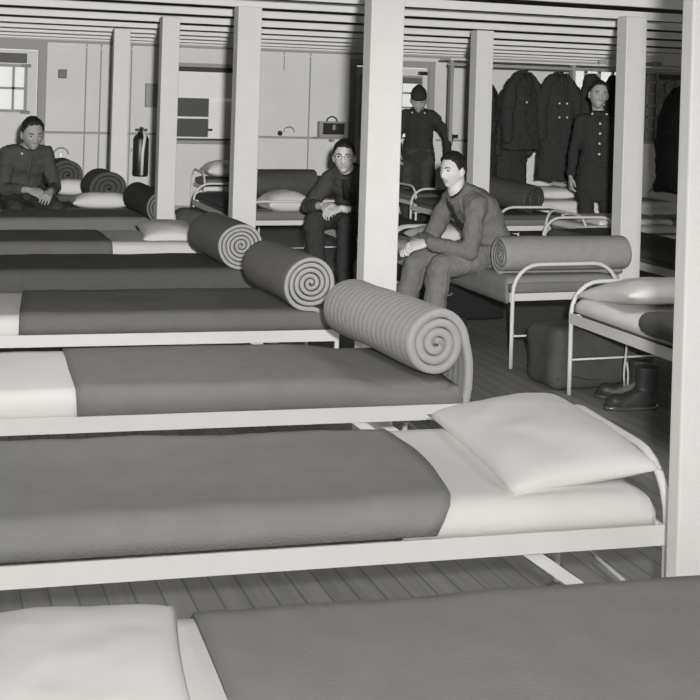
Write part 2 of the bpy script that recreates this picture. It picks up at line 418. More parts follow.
# posts, each one a thing
def post(label, x, y, wx=.165, wy=.165):
    o = obj('wooden_post', bx(x-wx/2, x+wx/2, y-wy/2, y+wy/2, 0, 2.172, .006), post_paint); return tag(o, label, 'post', 'white posts under the joists')
post('broad white post at the right edge, beside the head of the nearest made bed', 1.955, 2.62, .2, .05)
post('tall white post in the middle, just left of the seated man in a tie', 2.02, 5.2, .165, .10)
post('white post rising behind the bedding roll third from the front', 2.07, 7.87, .165, .12)
post('white post between the window and the fire extinguisher', 1.84, 9.4, .14, .12)
post('narrow far white post left of the fire extinguisher', 1.81, 11.62, .155, .10)
post('white post at the right, standing beside the end of the pale bedding roll', 4.42, 6.85, .155, .12)
post('far white post between the hanging coats and the doorway', 4.42, 9.1, .155, .13)

# ------------------------------------------------------------------ cots
LEN, WID, RZ = 2.02, .72, .42
def cot_proto():
    root = thing('cot', 'x', 'bed')
    def hoop(x):
        bm = bmesh.new(); r = .17; zt = .615; pts = [(x, 0, 0.0), (x, 0, .2), (x, 0, zt-r)]
        for k in range(1, 7): a = PI-PI/2*k/6; pts.append((x, r+r*math.cos(a), zt-r+r*math.sin(a)))
        for k in range(0, 7): a = PI/2-PI/2*k/6; pts.append((x, WID-r+r*math.cos(a), zt-r+r*math.sin(a)))
        pts += [(x, WID, .2), (x, WID, 0)]
        return tube(bm, pts, .0125, 10)
    for x in (0, LEN): obj('end_hoop', hoop(x), iron, root, True)
    for y in (0, WID):
        s = -1 if y == 0 else 1; bm = bmesh.new()
        box(bm, .0, LEN, y+s*.012-.003, y+s*.012+.003, RZ-.028, RZ+.028); box(bm, 0, LEN, min(y, y-s*.03), max(y, y-s*.03), RZ-.003, RZ+.003)
        obj('side_rail', bm, iron, root)
    for x in (0, LEN):
        obj('end_rail', bx(x-.005+(.012 if x == 0 else -.012), x+.005+(.012 if x == 0 else -.012), .0, WID, RZ-.022, RZ+.022), iron, root)
        bm = tube(bmesh.new(), [(x, 0, .19), (x, WID, .19)], .006, 8); obj('stretcher', bm, iron, root, True)
    for x, s in ((LEN, -1),):
        for y in (0, WID):
            obj('brace', strip(bmesh.new(), (x+s*.42, y+(.02 if y == 0 else -.02), RZ-.02), (x+s*.015, y+(.02 if y == 0 else -.02), .12), .032, .006), iron, root)
    bm = bmesh.new()
    for k in range(1, 24): x = LEN*k/24; box(bm, x-.006, x+.006, .01, WID-.01, RZ-.002, RZ+.004)
    for k in range(1, 8): y = WID*k/8; box(bm, .02, LEN-.02, y-.005, y+.005, RZ-.006, RZ+.0)
    obj('wire_spring', bm, iron_dim, root)
    return root
COT = cot_proto(); used = [0]
def cot(label, x, y, along='x', group='white iron cots'):
    c = COT if not used[0] else copy_tree(COT); used[0] = 1
    c.location = (x, y, 0) if along == 'x' else (x+WID, y, 0); c.rotation_euler = (0, 0, 0 if along == 'x' else PI/2)
    c['label'] = label; c['group'] = group
    if along == 'y':
        for q in [q for q in c.children if q.name.startswith('brace')]: bpy.data.objects.remove(q)
    return c
ZM = .525
def mattress(label, x0, x1, y0, y1, zt=ZM, m=None, seed=0):
    o = obj('mattress', rbox(x0, x1, y0, y1, RZ+.005, zt, .04, .06, .004, seed), m or quilt_b, smooth=True); return tag(o, label, 'mattress', 'thin cot mattresses')
def blanket(label, *a, m=None, name='blanket', cat='blanket', group='wool blankets on cots', **k):
    o = obj(name, cover(*a, **k), m or blanket_a, smooth=True); return tag(o, label, cat, group)
def sheet(label, *a, **k):
    return blanket(label, *a, m=sheet_m, name='bed_sheet', cat='sheet', group='white bed sheets', **k)

XE = 1.97
rows = [1.735, 2.985, 4.30, 5.74, 7.12, 8.42, 9.68, 10.62, 11.92, 13.3]
nm = ['nearest cot, cut off by the bottom edge', 'made cot in front with a white sheet at its right end', 'cot carrying the front quilted roll', 'cot carrying the second roll from the front',
      'cot carrying the third roll from the front', 'cot with a white sheet strip beside the third roll', 'cot with a pale grey blanket before the man at left',
      'cot the man at the left sits on', 'far cot behind the man at left, nearer of the last two', 'farthest cot of the left row, against the back wall']
ROT = {0: (-.10, .2), 1: (-.10, .2), 2: (-.10, .2), 3: (-.10, .2), 4: (-.08, .2), 5: (-.06, .2), 6: (-.05, .2)}
for i, (y, n) in enumerate(zip(rows, nm)):
    before = set(COL.objects)
    x1 = 1.98 if i == 1 else XE
    cot('white iron ' + n, x1-LEN, y)
    a, b, c, e = x1-LEN+.02, x1-.02, y+.015, y+WID-.015
    if i == 2:
        k2 = max([q for q in COL.objects if q.parent and q.name.startswith('end_hoop') and abs(q.parent.location.y-y) < 1e-4], key=lambda q: sum(v.co.x for v in q.data.vertices)); rt = k2.parent; bpy.data.objects.remove(k2)
        for yy in (0, WID): obj('leg', tube(bmesh.new(), [(LEN, yy, 0), (LEN, yy, RZ)], .0125, 10), iron, rt, True)
    mattress('thin mattress on the ' + n, a, b, c, e, seed=i)
    zt = ZM + .012
    lab = n.replace('cot', 'bed', 1)
    if i == 0:
        blanket('dark wool blanket in the foreground, along the bottom edge', .50, b, c+.03, e-.03, zt+.004, (0, .08, .09, .09), m=blanket_a, seed=1, amp=.008, e0=lambda t: .03-.05*t)
        sheet('white sheet at the bottom left corner, on the nearest bed', a+.03, .56, c+.03, e-.03, zt-.006, (.05, 0, .12, .09), seed=2)
        pillow('white pillow on the nearest bed at the bottom left corner', (.22, y+.37, ZM+.035), .46, .62, .10, seed=3)
    elif i == 1:
        blanket('grey wool blanket on the front bed that has a white head end', a+.03, 1.36, c+.022, e-.03, zt+.009, (.06, 0, .118, .09), m=blanket_a, seed=4, amp=.009, e1=lambda t: .05*math.sin(t*3.0)-.02-.03*max(0, 1-t*9))
        sheet('large white sheet over the right end of the front bed', 1.22, b-.06, c+.033, e-.03, zt-.004, (0, .11, .122, .09), seed=5, amp=.005, e0=lambda t: .10*t)
        pillow('big white pillow leaning on the right end hoop of the front bed', (1.765, y+.42, ZM+.04), .46, .76, .13, seed=6, tilt=(.02, -.10))
    elif i == 2:
        blanket('grey wool blanket under the front quilted roll', .50, b-.02, c+.025, e-.03, zt+.004, (0, .09, .12, .09), m=blanket_f, seed=7, bulge=lambda x, y: -.035*max(0, min(1, (x-1.5)/.25)), e0=lambda t: .05-.05*t)
        sheet('white sheet at the left edge, level with the front quilted roll', a+.03, .56, c+.034, e-.03, zt-.006, (.05, 0, .13, .09), seed=8)
    elif i == 3:
        blanket('dark wool blanket under the second roll from the front', .46, b-.02, c+.025, e-.03, zt+.004, (0, .09, .12, .09), m=blanket_b, seed=9)
        sheet('white sheet at the left edge, level with the second roll from the front', a+.03, .52, c+.034, e-.03, zt-.006, (.05, 0, .13, .09), seed=10)
    elif i == 4:
        blanket('deep dark blanket under the third roll from the front', .42, b-.02, c+.005, e-.03, zt+.004, (0, .09, .17, .09), m=blanket_c, seed=11)
        pillow('white pillow at the left edge, level with the third roll from the front', (.24, y+.3, ZM+.03), .36, .56, .12, seed=12)
    elif i == 5:
        blanket('dark blanket ending at a white sheet strip, behind the third roll', a+.03, 1.29, c+.005, e-.03, zt+.005, (.05, 0, .175, .09), m=blanket_b, seed=13, e1=lambda t: .0-.07*t)
        sheet('white sheet strip left of the third roll', 1.12, b-.04, c+.008, e-.03, zt-.004, (0, .09, .175, .09), seed=14)
        pillow('white pillow just left of the third roll', (1.70, y+.32, ZM+.04), .40, .50, .12, seed=15, tilt=(.10, 0))
    elif i == 6:
        blanket('pale grey blanket on the bed in front of the man at the left', .32, b-.02, c+.03, e-.03, zt+.03, (0, .09, .16, .09), m=mat('blanket_pale', 122, .95, .12, 9, .25, 160), seed=16)
        pillow('white pillow corner at the left edge, under the arm of the man at left', (.42, y+.4, ZM+.08), .40, .52, .13, seed=17)
    elif i == 7:
        blanket('dark blanket under the man at the left', a+.03, b-.1, c+.03, e-.03, zt+.004, (.05, .09, .08, .09), m=blanket_c, seed=18)
        pillow('white pillow in front of the far dark bundle, right of the man at left', (1.54, y+.13, ZM+.06), .54, .30, .15, seed=19)
    elif i == 8:
        blanket('dark blanket on the far bed behind the man at left', a+.03, b-.1, c+.03, e-.03, zt+.004, (.05, .09, .08, .09), m=blanket_c, seed=20)
        pillow('small far white pillow at the shoulder of the man at left', (1.42, y+.09, ZM+.07), .36, .26, .16, seed=21)
    else:
        blanket('dark blanket on the bed against the back wall', a+.03, b-.1, c+.03, e-.03, zt+.004, (.05, .09, .08, .09), m=blanket_c, seed=22)
    if i in ROT:
        ang, px = ROT[i]; bpy.context.view_layer.update()
        T = Matrix.Translation((px, y, 0)) @ Matrix.Rotation(ang, 4, 'Z') @ Matrix.Translation((-px, -y, 0))
        for q in list(COL.objects):
            if q not in before and not q.parent: q.matrix_world = T @ q.matrix_world
        if i == 0:
            pass
zr = ZM+.02
bed_roll('large pale quilted roll with a spiral end, frontmost of the rolls', (1.885, 4.19, zr+.115), .78, .150, (-.10, 1, .0), [quilt_a, quilt_end], 3.6, drape=.27, seed=1, sq=.95)
bed_roll('grey bedding roll with a pale spiral end, second from the front', (1.825, 5.58, zr+.128), .70, .147, (-.04, 1, .01), [quilt_b, quilt_end], 5, tail=.05, seed=2, sq=.95)
bed_roll('grey bedding roll with a tight spiral end, third from the front', (1.835, 6.97, zr+.135), .70, .152, (-.04, 1, 0), [quilt_b, quilt_end], 5.5, tail=.03, seed=3, sq=.95)
bed_roll('dark bedding roll with a grey end, between two white posts at left', (1.83, 9.50, zr+.115), .66, .130, (-.12, 1, .06), [dark_cloth, quilt_b], 4.5, seed=4, sq=1.0)
bed_roll('far dark bedding bundle, left of the narrow far post', (1.63, 10.93, zr+.145), .42, .19, (-.05, 1, 0), [bag_cloth, bag_cloth], 4, seed=5, sq=.92)
bed_roll('farthest dark bedding bundle, at the shoulder of the man at left', (1.40, 12.16, zr+.175), .45, .185, (-.05, 1, 0), [bag_cloth, bag_cloth], 4, seed=6, sq=.92)
# --- right-hand group, cots along the room
cot('white iron cot that the man in the tie sits on', 3.36, 6.40, 'y')
mattress('thin mattress under the man in the tie', 3.375, 4.065, 6.42, 8.34, seed=41)
def yblanket(label, x0, x1, y0, y1, zt, ext, m, seed, name='blanket', cat='blanket', group='wool blankets on cots', **k):
    o = obj(name, cover(y0, y1, -x1, -x0, zt, ext, seed=seed, **k), m, smooth=True); o.rotation_euler = (0, 0, PI/2); return tag(o, label, cat, group)
yblanket('grey wool blanket the man in the tie sits on', 3.370, 4.035, 6.46, 7.7, ZM+.014, (.06, 0, .09, .18), blanket_a, 42)
yblanket('white sheet behind the clasped hands of the man in the tie', 3.372, 4.035, 7.55, 8.30, ZM+.008, (0, .05, .09, .18), sheet_m, 43, 'bed_sheet', 'sheet', 'white bed sheets')
pillow('white pillow on the far end of the bed of the man in the tie', (3.70, 8.06, ZM+.06), .60, .42, .14, seed=44)
bed_roll('pale smooth bedding roll lying across the bed behind the man in the tie', (3.35, 6.57, ZM+.128), .86, .128, (1, -.02, 0), [quilt_r, quilt_r], 4, seed=45, sq=.98)

cot('white iron cot at the right, with a white pillow and dark folded bundle', 3.38, 3.73, 'y')
mattress('thin mattress of the cot at the right edge', 3.395, 4.085, 3.75, 5.73, seed=46)
yblanket('white sheet on the cot at the right edge', 3.425, 4.055, 3.79, 5.68, ZM+.008, (.05, .05, .07, .10), sheet_m, 47, 'bed_sheet', 'sheet', 'white bed sheets')
pillow('white pillow standing against the hoop of the cot at the right edge', (3.74, 5.47, ZM+.06), .70, .56, .14, seed=48, tilt=(-.16, 0))
o = obj('folded_blanket', rbox(3.27, 3.66, 4.2, 4.98, ZM-.03, ZM+.08, .054, .03, .012, 3, 9), blanket_c, smooth=True); tag(o, 'dark folded blanket with a rounded end on the white cot at right', 'blanket')

cot('white iron cot under the man with glasses', 3.36, 8.47, 'y')
mattress('thin mattress under the man with glasses', 3.375, 4.065, 8.49, 10.41, seed=50)
yblanket('dark blanket under the man with glasses', 3.405, 4.035, 8.52, 10.38, ZM+.014, (.06, .06, .09, .09), blanket_c, 51)
cot('white iron cot with pillow and dark bedding, left of the man with glasses', 2.75, 10.45, 'y')
mattress('thin mattress of the cot left of the man with glasses', 2.765, 3.455, 10.47, 12.39, seed=52)
yblanket('dark blanket on the cot left of the man with glasses', 2.795, 3.425, 10.51, 12.35, ZM+.014, (0, .06, .09, .09), blanket_c, 53)
pillow('white pillow under a dark roll, left of the man with glasses', (3.20, 10.66, ZM+.05), .44, .40, .20, seed=54, rz=.1)
bed_roll('dark bedding roll piled behind a white pillow, left of the man with glasses', (2.98, 11.08, ZM+.195), .64, .18, (1, 0, 0), [bag_cloth, dark_cloth], 4, seed=55)
# cots farther right
cot('white iron cot between the far white post and the standing man in uniform', 4.98, 9.85, 'y')
mattress('mattress of the cot carrying a dark roll, right of the far post', 4.995, 5.685, 9.87, 11.79, seed=56)
yblanket('dark blanket on the cot carrying a dark roll, right of the far post', 5.025, 5.655, 9.9, 11.75, ZM+.014, (.06, .06, .09, .09), blanket_c, 57)
bed_roll('dark bedding roll with a round end, in front of the hanging coats', (5.44, 9.97, ZM+.15), .75, .155, (-.35, 1, .10), [bag_cloth, dark_cloth], 4, seed=58)
pillow('dark grey cushion lying behind the dark roll in front of the coats', (5.35, 11.0, ZM+.13), .5, .5, .2, seed=59, m=bag_cloth, group=None)
cot('white iron cot with white bedding at the feet of the standing man in uniform', 5.42, 9.0, 'x')
mattress('mattress of the cot in front of the standing man in uniform', 5.44, 7.36, 9.015, 9.705, seed=60)
sheet('white sheet on the cot in front of the standing man in uniform', 5.48, 6.6, 9.045, 9.675, ZM+.008, (.08, 0, .09, .09), seed=61)
blanket('folded white blanket on the cot in front of the standing man in uniform', 5.62, 6.3, 9.1, 9.6, ZM+.06, (.06, .06, .06, .06), m=sheet_m, seed=62, r=.04, thick=.05)
cot('white iron cot with white linen, below the hanging coats', 5.95, 11.25, 'x')
mattress('mattress of the cot below the hanging coats', 5.97, 7.89, 11.265, 11.955, seed=63)
sheet('white sheet on the cot below the hanging coats', 6.0, 7.85, 11.295, 11.925, ZM+.008, (.06, .06, .12, .09), seed=64)
pillow('white pillow on the cot below the hanging coats', (6.5, 11.6, ZM+.06), .5, .5, .14, seed=65)
cot('white iron cot below the man in a cap at the doorway', 5.16, 12.15, 'x')
mattress('mattress of the cot by the doorway', 5.18, 7.1, 12.165, 12.855, seed=66)
blanket('dark blanket on the cot by the doorway', 5.22, 7.06, 12.195, 12.825, ZM+.014, (.06, .06, .09, .09), m=blanket_c, seed=67)
cot('white iron cot at the far right behind the white posts', 4.98, 6.95, 'y')
mattress('mattress of the cot at the far right behind the posts', 4.995, 5.685, 6.97, 8.9, seed=68)
yblanket('dark blanket on the cot at the far right behind the posts', 5.025, 5.655, 7.01, 8.86, ZM+.014, (.08, .06, .09, .09), blanket_c, 69)
cot('white iron cot under the far window, with a light rounded pillow', 3.26, 14.2, 'x')
mattress('mattress of the cot under the far window', 3.28, 5.2, 14.215, 14.905, seed=70)
blanket('dark blanket on the cot under the far window', 3.6, 5.16, 14.245, 14.875, ZM+.014, (0, .06, .1, .09), m=blanket_c, seed=71)
pillow('light rounded pillow on the cot under the far window', (3.55, 14.55, ZM+.09), .46, .5, .2, seed=72)

# ------------------------------------------------------------------ people
def limb(bm, pts, rads, seg=14):
    for a, b, ra, rb in zip(pts, pts[1:], rads, rads[1:]):
        tube(bm, [a, b], [ra, rb], seg)
    for p, r in zip(pts, rads): ball(bm, p, r*.995, 2)
def loft(bm, secs, seg=24):
    """secs: (centre, right, forward, rx, ry)"""
    rings = []
    for c, r, f, rx, ry in secs:
        ring = []
        for k in range(seg):
            a = 2*PI*k/seg; ca, sa = math.cos(a), math.sin(a)
            e = .85
            ring.append(bm.verts.new(c + r*(rx*math.copysign(abs(ca)**e, ca)) + f*(ry*math.copysign(abs(sa)**e, sa))))
        rings.append(ring)
    for a, b in zip(rings, rings[1:]):
        for k in range(seg): bm.faces.new((a[k], a[(k+1)%seg], b[(k+1)%seg], b[k]))
    bm.faces.new(rings[0][::-1]); bm.faces.new(rings[-1])
def remesh(bm, vox, smooth=2, wr=0, seed=0):
    me = bpy.data.meshes.new('tmp'); bmesh.ops.recalc_face_normals(bm, faces=bm.faces); bm.to_mesh(me); bm.free()
    o = bpy.data.objects.new('tmp', me); COL.objects.link(o)
    m = o.modifiers.new('r', 'REMESH'); m.mode = 'VOXEL'; m.voxel_size = vox; m.use_smooth_shade = True
    if smooth: s_ = o.modifiers.new('s', 'SMOOTH'); s_.factor = .5; s_.iterations = smooth
    dg = bpy.context.evaluated_depsgraph_get(); dg.update()
    out = bpy.data.meshes.new_from_object(o.evaluated_get(dg), depsgraph=dg)
    bpy.data.objects.remove(o); bpy.data.meshes.remove(me)
    if wr:
        ns = [v.normal.copy() for v in out.vertices]
        for v, n in zip(out.vertices, ns):
            q = v.co; d = fbm((q.x, q.y, q.z*1.7), 9, seed)*wr + (abs(fbm((q.x*1.3, q.y*1.3, q.z*.7), 21, seed+2)))*wr*.8
            v.co = q + n*d
    for p in out.polygons: p.use_smooth = True
    return out
def ik(a, b, l1, l2, pole):
    d = b-a; L = min(d.length, (l1+l2)*.995); u = d.normalized(); x = (l1*l1-l2*l2+L*L)/(2*L); h = math.sqrt(max(l1*l1-x*x, 0))
    p = (pole - u*pole.dot(u)).normalized(); return a + u*x + p*h
def head_shape(d, grow=0):
    x, y, z = d
    a, b, c = .0745, .097, .120
    p = Vector((x*a, y*b, z*c))
    if p.z < -.01:
        t = min(1, (-.01-p.z)/.11)
        p.x *= 1-.34*t**1.4
        if p.y < 0: p.y *= 1-.45*t
        else: p.y *= 1-.01*t
    if p.z > .02: p.x *= 1+.03*min(1, (p.z-.02)/.05)
    if grow: p += Vector(d)*grow; return p
    if p.y > 0:
        g = lambda x0, z0, sx, sz: math.exp(-((p.x-x0)/sx)**2-((p.z-z0)/sz)**2)
        w = min(1, p.y/.05)
        dy = 0
        zz = p.z
        if -.040 < zz < .022: dy += .026*((.022-zz)/.062)**.9*math.exp(-(p.x/(.008+.008*(.022-zz)/.062))**2)
        elif zz <= -.040: dy += .026*max(0, 1-(-.040-zz)/.010)*math.exp(-(p.x/.015)**2)
        dy += .006*(g(.03, .026, .022, .008)+g(-.03, .026, .022, .008))
        dy -= .011*(g(.032, .008, .016, .011)+g(-.032, .008, .016, .011))
        dy += .005*(g(.045, -.022, .018, .016)+g(-.045, -.022, .018, .016))
        dy += .007*g(0, -.056, .024, .006)+.007*g(0, -.069, .021, .006)-.005*g(0, -.0625, .026, .0025)-.004*g(0, -.081, .025, .006)
        dy += .013*g(0, -.100, .026, .018)
        p.y += dy*w
    return p
def head_into(bm, M):
    t = bmesh.new(); bmesh.ops.create_icosphere(t, subdivisions=5, radius=1)
    for v in t.verts: v.co = M @ head_shape(v.co.normalized())
    me = bpy.data.meshes.new('t'); t.to_mesh(me); t.free(); bm.from_mesh(me); bpy.data.meshes.remove(me)
    for s in (-1, 1):
        E = M.to_3x3() @ Matrix.Rotation(s*.35, 3, 'Z')
        ball(bm, M @ Vector((s*.076, -.006, -.006)), .030, 2, (.34, .62, 1.08), E)
        ball(bm, M @ Vector((s*.076, -.002, -.028)), .012, 2, (.5, .8, 1), E)
def hand_into(bm, w, d, n, t, sc=1.0, curl=.5):
    """w wrist, d pointing to the fingers, n back of the hand, t to the thumb side"""
    d = d.normalized(); n = (n-d*n.dot(d)).normalized(); t0 = d.cross(n); t = t0 if t0.dot(t) > 0 else -t0
    loft(bm, [(w, t, n, .026*sc, .018*sc), (w+d*.03*sc, t, n, .034*sc, .017*sc), (w+d*.075*sc, t, n, .041*sc, .014*sc), (w+d*.092*sc, t, n, .038*sc, .012*sc)], 16)
    for k, (o, L) in enumerate(((.031, .070), (.0105, .078), (-.0105, .073), (-.031, .058))):
        p = w + d*.088*sc + t*o*sc; pts = [w+d*.06*sc+t*o*.9*sc, p]; ang = 0
        dd = (d + t*o*2.5).normalized()
        for s_, f in zip((.44, .32, .24), (.75, 1.1, .8)):
            ang += curl*f; p = p + (dd*math.cos(ang) - n*math.sin(ang))*L*s_*sc; pts.append(p)
        limb(bm, pts, [.0085*sc, .0088*sc, .0080*sc, .0072*sc, .0062*sc], 8)
    b = w + d*.02*sc + t*.024*sc; td = (d*.75 + t*.65 - n*.25).normalized(); q = b+td*.042*sc; q2 = q + (d*.9+t*.2-n*.35).normalized()*.032*sc
    limb(bm, [b, q, q2, q2+(d*.95-n*.4).normalized()*.022*sc], [.014*sc, .0105*sc, .0092*sc, .0075*sc], 8)

def person(label, base, yaw, P):
    """base: point under the hips on the floor; yaw: heading of the body; P: pose in local metres (x right, y forward, z up)"""
    sc = P.get('sc', 1.0)
    f = Vector((math.cos(yaw), math.sin(yaw), 0)); r = f.cross(Vector((0,0,1))); up = Vector((0,0,1))
    root = thing('person', label, 'person', (base[0], base[1], 0), 0, None)
    def L(p): return r*p[0] + f*p[1] + up*p[2]
    hip = L(P['hip']); neck = L(P['neck']); hc = L(P['head'])
    side = (r*math.cos(P.get('lean', 0)) + up*math.sin(P.get('lean', 0)))
    mid = (hip+neck)/2 + L((0, P.get('hunch', -.05), .02))
    sp = []
    for k in range(9):
        t = k/8; sp.append(hip*(1-t)**2 + mid*2*t*(1-t) + neck*t*t)
    fr = []
    for k in range(9):
        tg = (sp[min(k+1, 8)]-sp[max(k-1, 0)]).normalized(); fr.append((side - tg*side.dot(tg)).normalized()); 
    fw = [(-(a.cross((sp[min(k+1, 8)]-sp[max(k-1, 0)]).normalized()))) for k, a in enumerate(fr)]
    fw = [v if v.dot(f) > 0 or abs(v.dot(f)) < .05 and v.z > 0 else -v for v in fw]
    RX = [.165, .163, .155, .152, .158, .17, .175, .155, .085]; RY = [.115, .118, .112, .108, .112, .118, .115, .095, .07]
    def torso(bm, g, k0=0):
        loft(bm, [(sp[k], fr[k], fw[k], RX[k]*sc+g, RY[k]*sc+g) for k in range(k0, 9)])
    tn = (neck-sp[6]).normalized()
    sh = {s: neck + fr[8]*s*.160*sc - tn*.078*sc + fw[8]*P.get('shf', .0) for s in (-1, 1)}
    wr = {-1: L(P['lw']), 1: L(P['rw'])}
    el = {s: ik(sh[s], wr[s], .29*sc, .255*sc, L(P.get('lp' if s < 0 else 'rp', (s*.5, -.6, -.6)))) for s in (-1, 1)}
    hj = {s: hip + r*s*.095*sc - up*.01 for s in (-1, 1)}
    an = {-1: L(P['la']), 1: L(P['ra'])}
    kn = {s: ik(hj[s], an[s], .43*sc, .43*sc, L(P.get('lk' if s < 0 else 'rk', (s*.12, 1, .35)))) for s in (-1, 1)}
    # head frame
    hy = P['face']; pitch = P.get('pitch', 0); tilt = P.get('tilt', 0)
    ff = Vector((math.cos(hy), math.sin(hy), 0)); R = Matrix((ff.cross(up), ff, up)).transposed() @ Matrix.Rotation(pitch, 3, 'X') @ Matrix.Rotation(tilt, 3, 'Y')
    hs = P.get('hs', 1.0)*sc
    M = Matrix.Translation(hc) @ (R*hs).to_4x4()
    skin = P.get('skin', skin_d)
    bm = bmesh.new(); torso(bm, -.018)
    limb(bm, [sp[7], neck, neck*.35 + (hc + M.to_3x3() @ Vector((0, -.03, -.06)))*.65, hc + M.to_3x3() @ Vector((0, -.02, -.03))], [.07*sc, .058*sc, .054*sc, .056*sc])
    head_into(bm, M)
    hv = P.get('hands', {})
    for s in (-1, 1):
        limb(bm, [sh[s], el[s], wr[s]], [.046*sc, .038*sc, .026*sc])
        fa = (wr[s]-el[s]).normalized()
        d_, n_, t_ = hv.get(s, ((0, 0, 0), (0, 0, 0), (0, 0, 0)))
        dd = L(d_) if any(d_) else fa; nn = L(n_) if any(n_) else r*s; tt = L(t_) if any(t_) else f
        hand_into(bm, wr[s]+dd.normalized()*.005, dd, nn, tt, sc*1.02, P.get('curl', .5))
        limb(bm, [hj[s], kn[s], an[s]], [.07*sc, .05*sc, .035*sc])
    me = remesh(bm, .0052, 1)
    me.materials.append(skin); me.materials.append(lip_m)
    Mi = M.inverted()
    for p in me.polygons:
        q = Mi @ p.center
        if abs(q.x) < .024 and -.074 < q.z < -.053 and q.y > .06: p.material_index = 1
    link('body', me, None, root)
    # eyes, brows
    for s in (-1, 1):
        b = bmesh.new(); bmesh.ops.create_uvsphere(b, u_segments=14, v_segments=10, radius=.0125*hs)
        for fa_ in b.faces:
            c = fa_.calc_center_median().normalized()
            if (R.inverted() @ c).length and c.dot(R @ Vector((P.get('gaze', 0), 1, 0)).normalized()) > -2: pass
        for v in b.verts: v.co = R @ Vector((v.co.x*1.15, v.co.z, v.co.y*.72))
        g = (R @ Vector((P.get('gaze', 0), 1, 0))).normalized()
        for fa_ in b.faces:
            if (fa_.calc_center_median()).normalized().dot(g) > .83: fa_.material_index = 1
        for v in b.verts: v.co += M @ Vector((s*.032, .0795, .008))
        obj('eye', b, [eye_w, eye_d], root, True)
        b = bmesh.new(); pts = [M @ Vector((s*x, y, z)) for x, y, z in ((.014, .0985, .024), (.030, .0955, .029), (.048, .082, .025))]
        tube(b, pts, [.0034*hs, .0042*hs, .0026*hs], 8); obj('eyebrow', b, brow_m, root, True)
    # hair
    if not P.get('nohair'):
        b = bmesh.new(); bmesh.ops.create_icosphere(b, subdivisions=5, radius=1); kill = []
        for v in b.verts:
            dn = v.co.normalized(); q = head_shape(dn)
            lim = P.get('hairline', .066)
            ss = lambda a, b, v: (lambda t: t*t*(3-2*t))(min(1, max(0, (v-a)/(b-a))))
            line = lim - .058*ss(.075, .018, q.y) - .075*ss(-.015, -.085, q.y) + .005*fbm(dn, 6, 4)
            if abs(q.x) > .05 and .012 < q.y < .034: line -= .016
            th = P.get('hair_t', .012)*(1.15 if q.z > .06 else .75)
            k = min(1, max(0, (q.z-line)/.02))
            if q.z < line: kill.append(v)
            v.co = M @ head_shape(dn, .0015 + th*k + .004*k*fbm(dn*1.0, 5, 3))
        bmesh.ops.delete(b, geom=kill, context='VERTS'); obj('hair', b, hair_m, root, True)
    # clothes
    sm, tm = P['shirt'], P['trouser']
    bm = bmesh.new(); torso(bm, .004)
    if P.get('coat'):   # skirt of the tunic
        e = P['coat']; loft(bm, [(hip+up*.02, r, f, .18*sc, .135*sc), (hip-up*e*.5, r, f, .195*sc, .15*sc), (hip-up*e, r, f, .205*sc, .16*sc)])
    for s in (-1, 1):
        ce = P.get('sleeve', .93); cuff = el[s]*(1-ce) + wr[s]*ce
        limb(bm, [sp[7]+fr[7]*s*.06*sc, sh[s], (sh[s]+el[s])/2, el[s], cuff], [.068*sc, .066*sc, .058*sc, .052*sc, .040*sc])
    me = remesh(bm, .0085, 3, .014, 3); me.materials.append(sm); shirt = link('tunic' if P.get('coat') else 'shirt', me, None, root)
    bm = bmesh.new(); loft(bm, [(sp[0]-up*.06, r, f, .15*sc, .105*sc), (sp[0], fr[0], fw[0], .176*sc, .128*sc), (sp[1], fr[1], fw[1], .172*sc, .128*sc)])
    for s in (-1, 1):
        a2 = an[s]*.9 + kn[s]*.1
        limb(bm, [hj[s], (hj[s]+kn[s])/2, kn[s], (kn[s]+an[s])/2, a2], [.092*sc, .084*sc, .070*sc, .066*sc, .060*sc])
    me = remesh(bm, .009, 3, .015, 5); me.materials.append(tm); link('trousers', me, None, root)
    for s in (-1, 1):
        toe = L(P.get('ltoe' if s < 0 else 'rtoe', (s*.15, 1, 0))).normalized(); a = an[s]; gz = Vector((a.x, a.y, 0))
        sd = toe.cross(up); bm = bmesh.new()
        loft(bm, [(a+up*.05, sd, toe, .048, .055), (a, sd, toe, .044, .056), (gz+up*.05+toe*.02, sd, toe, .042, .075), (gz+up*.012+toe*.05, sd, toe, .045, .135), (gz+up*.002+toe*.05, sd, toe, .045, .137)])
        ball(bm, gz+toe*.13+up*.032, .04, 2, (1, 1, .78))
        me = remesh(bm, .007, 2); me.materials.append(leather); link('shoe', me, None, root)
    # collar, tie, buttons on the chest
    def chest(t, dx=0, off=.0):
        x = t*8; k = min(int(x), 7); q = x-k
        c = sp[k].lerp(sp[k+1], q); a = fr[k].lerp(fr[k+1], q); w = fw[k].lerp(fw[k+1], q); ry = (RY[k]*(1-q)+RY[k+1]*q)*sc; rx = (RX[k]*(1-q)+RX[k+1]*q)*sc
        return c + a*dx + w*(ry*math.sqrt(max(.05, 1-(dx/rx)**2)) + .012 + off)
    b = bmesh.new()
    nd = (hc-neck).normalized(); base_ = neck - nd*.012
    ring = []
    for k in range(21):
        a = -PI*.5+.28 + (2*PI-.56)*k/20 + PI
        ring.append((math.sin(a), -math.cos(a)))
    lo = []; hi = []; out = []
    for cx_, cy_ in ring:
        o_ = fr[8]*cx_*.066*sc + fw[8]*(-cy_*-1)*.066*sc if False else fr[8]*cx_*.068*sc + fw[8]*cy_*.068*sc
        lo.append(b.verts.new(base_+o_*1.1)); hi.append(b.verts.new(base_+o_*.95+nd*.034*sc)); out.append(b.verts.new(base_+o_*1.32-nd*.004*sc))
    for k in range(20): b.faces.new((lo[k], lo[k+1], hi[k+1], hi[k])); b.faces.new((hi[k], hi[k+1], out[k+1], out[k]))
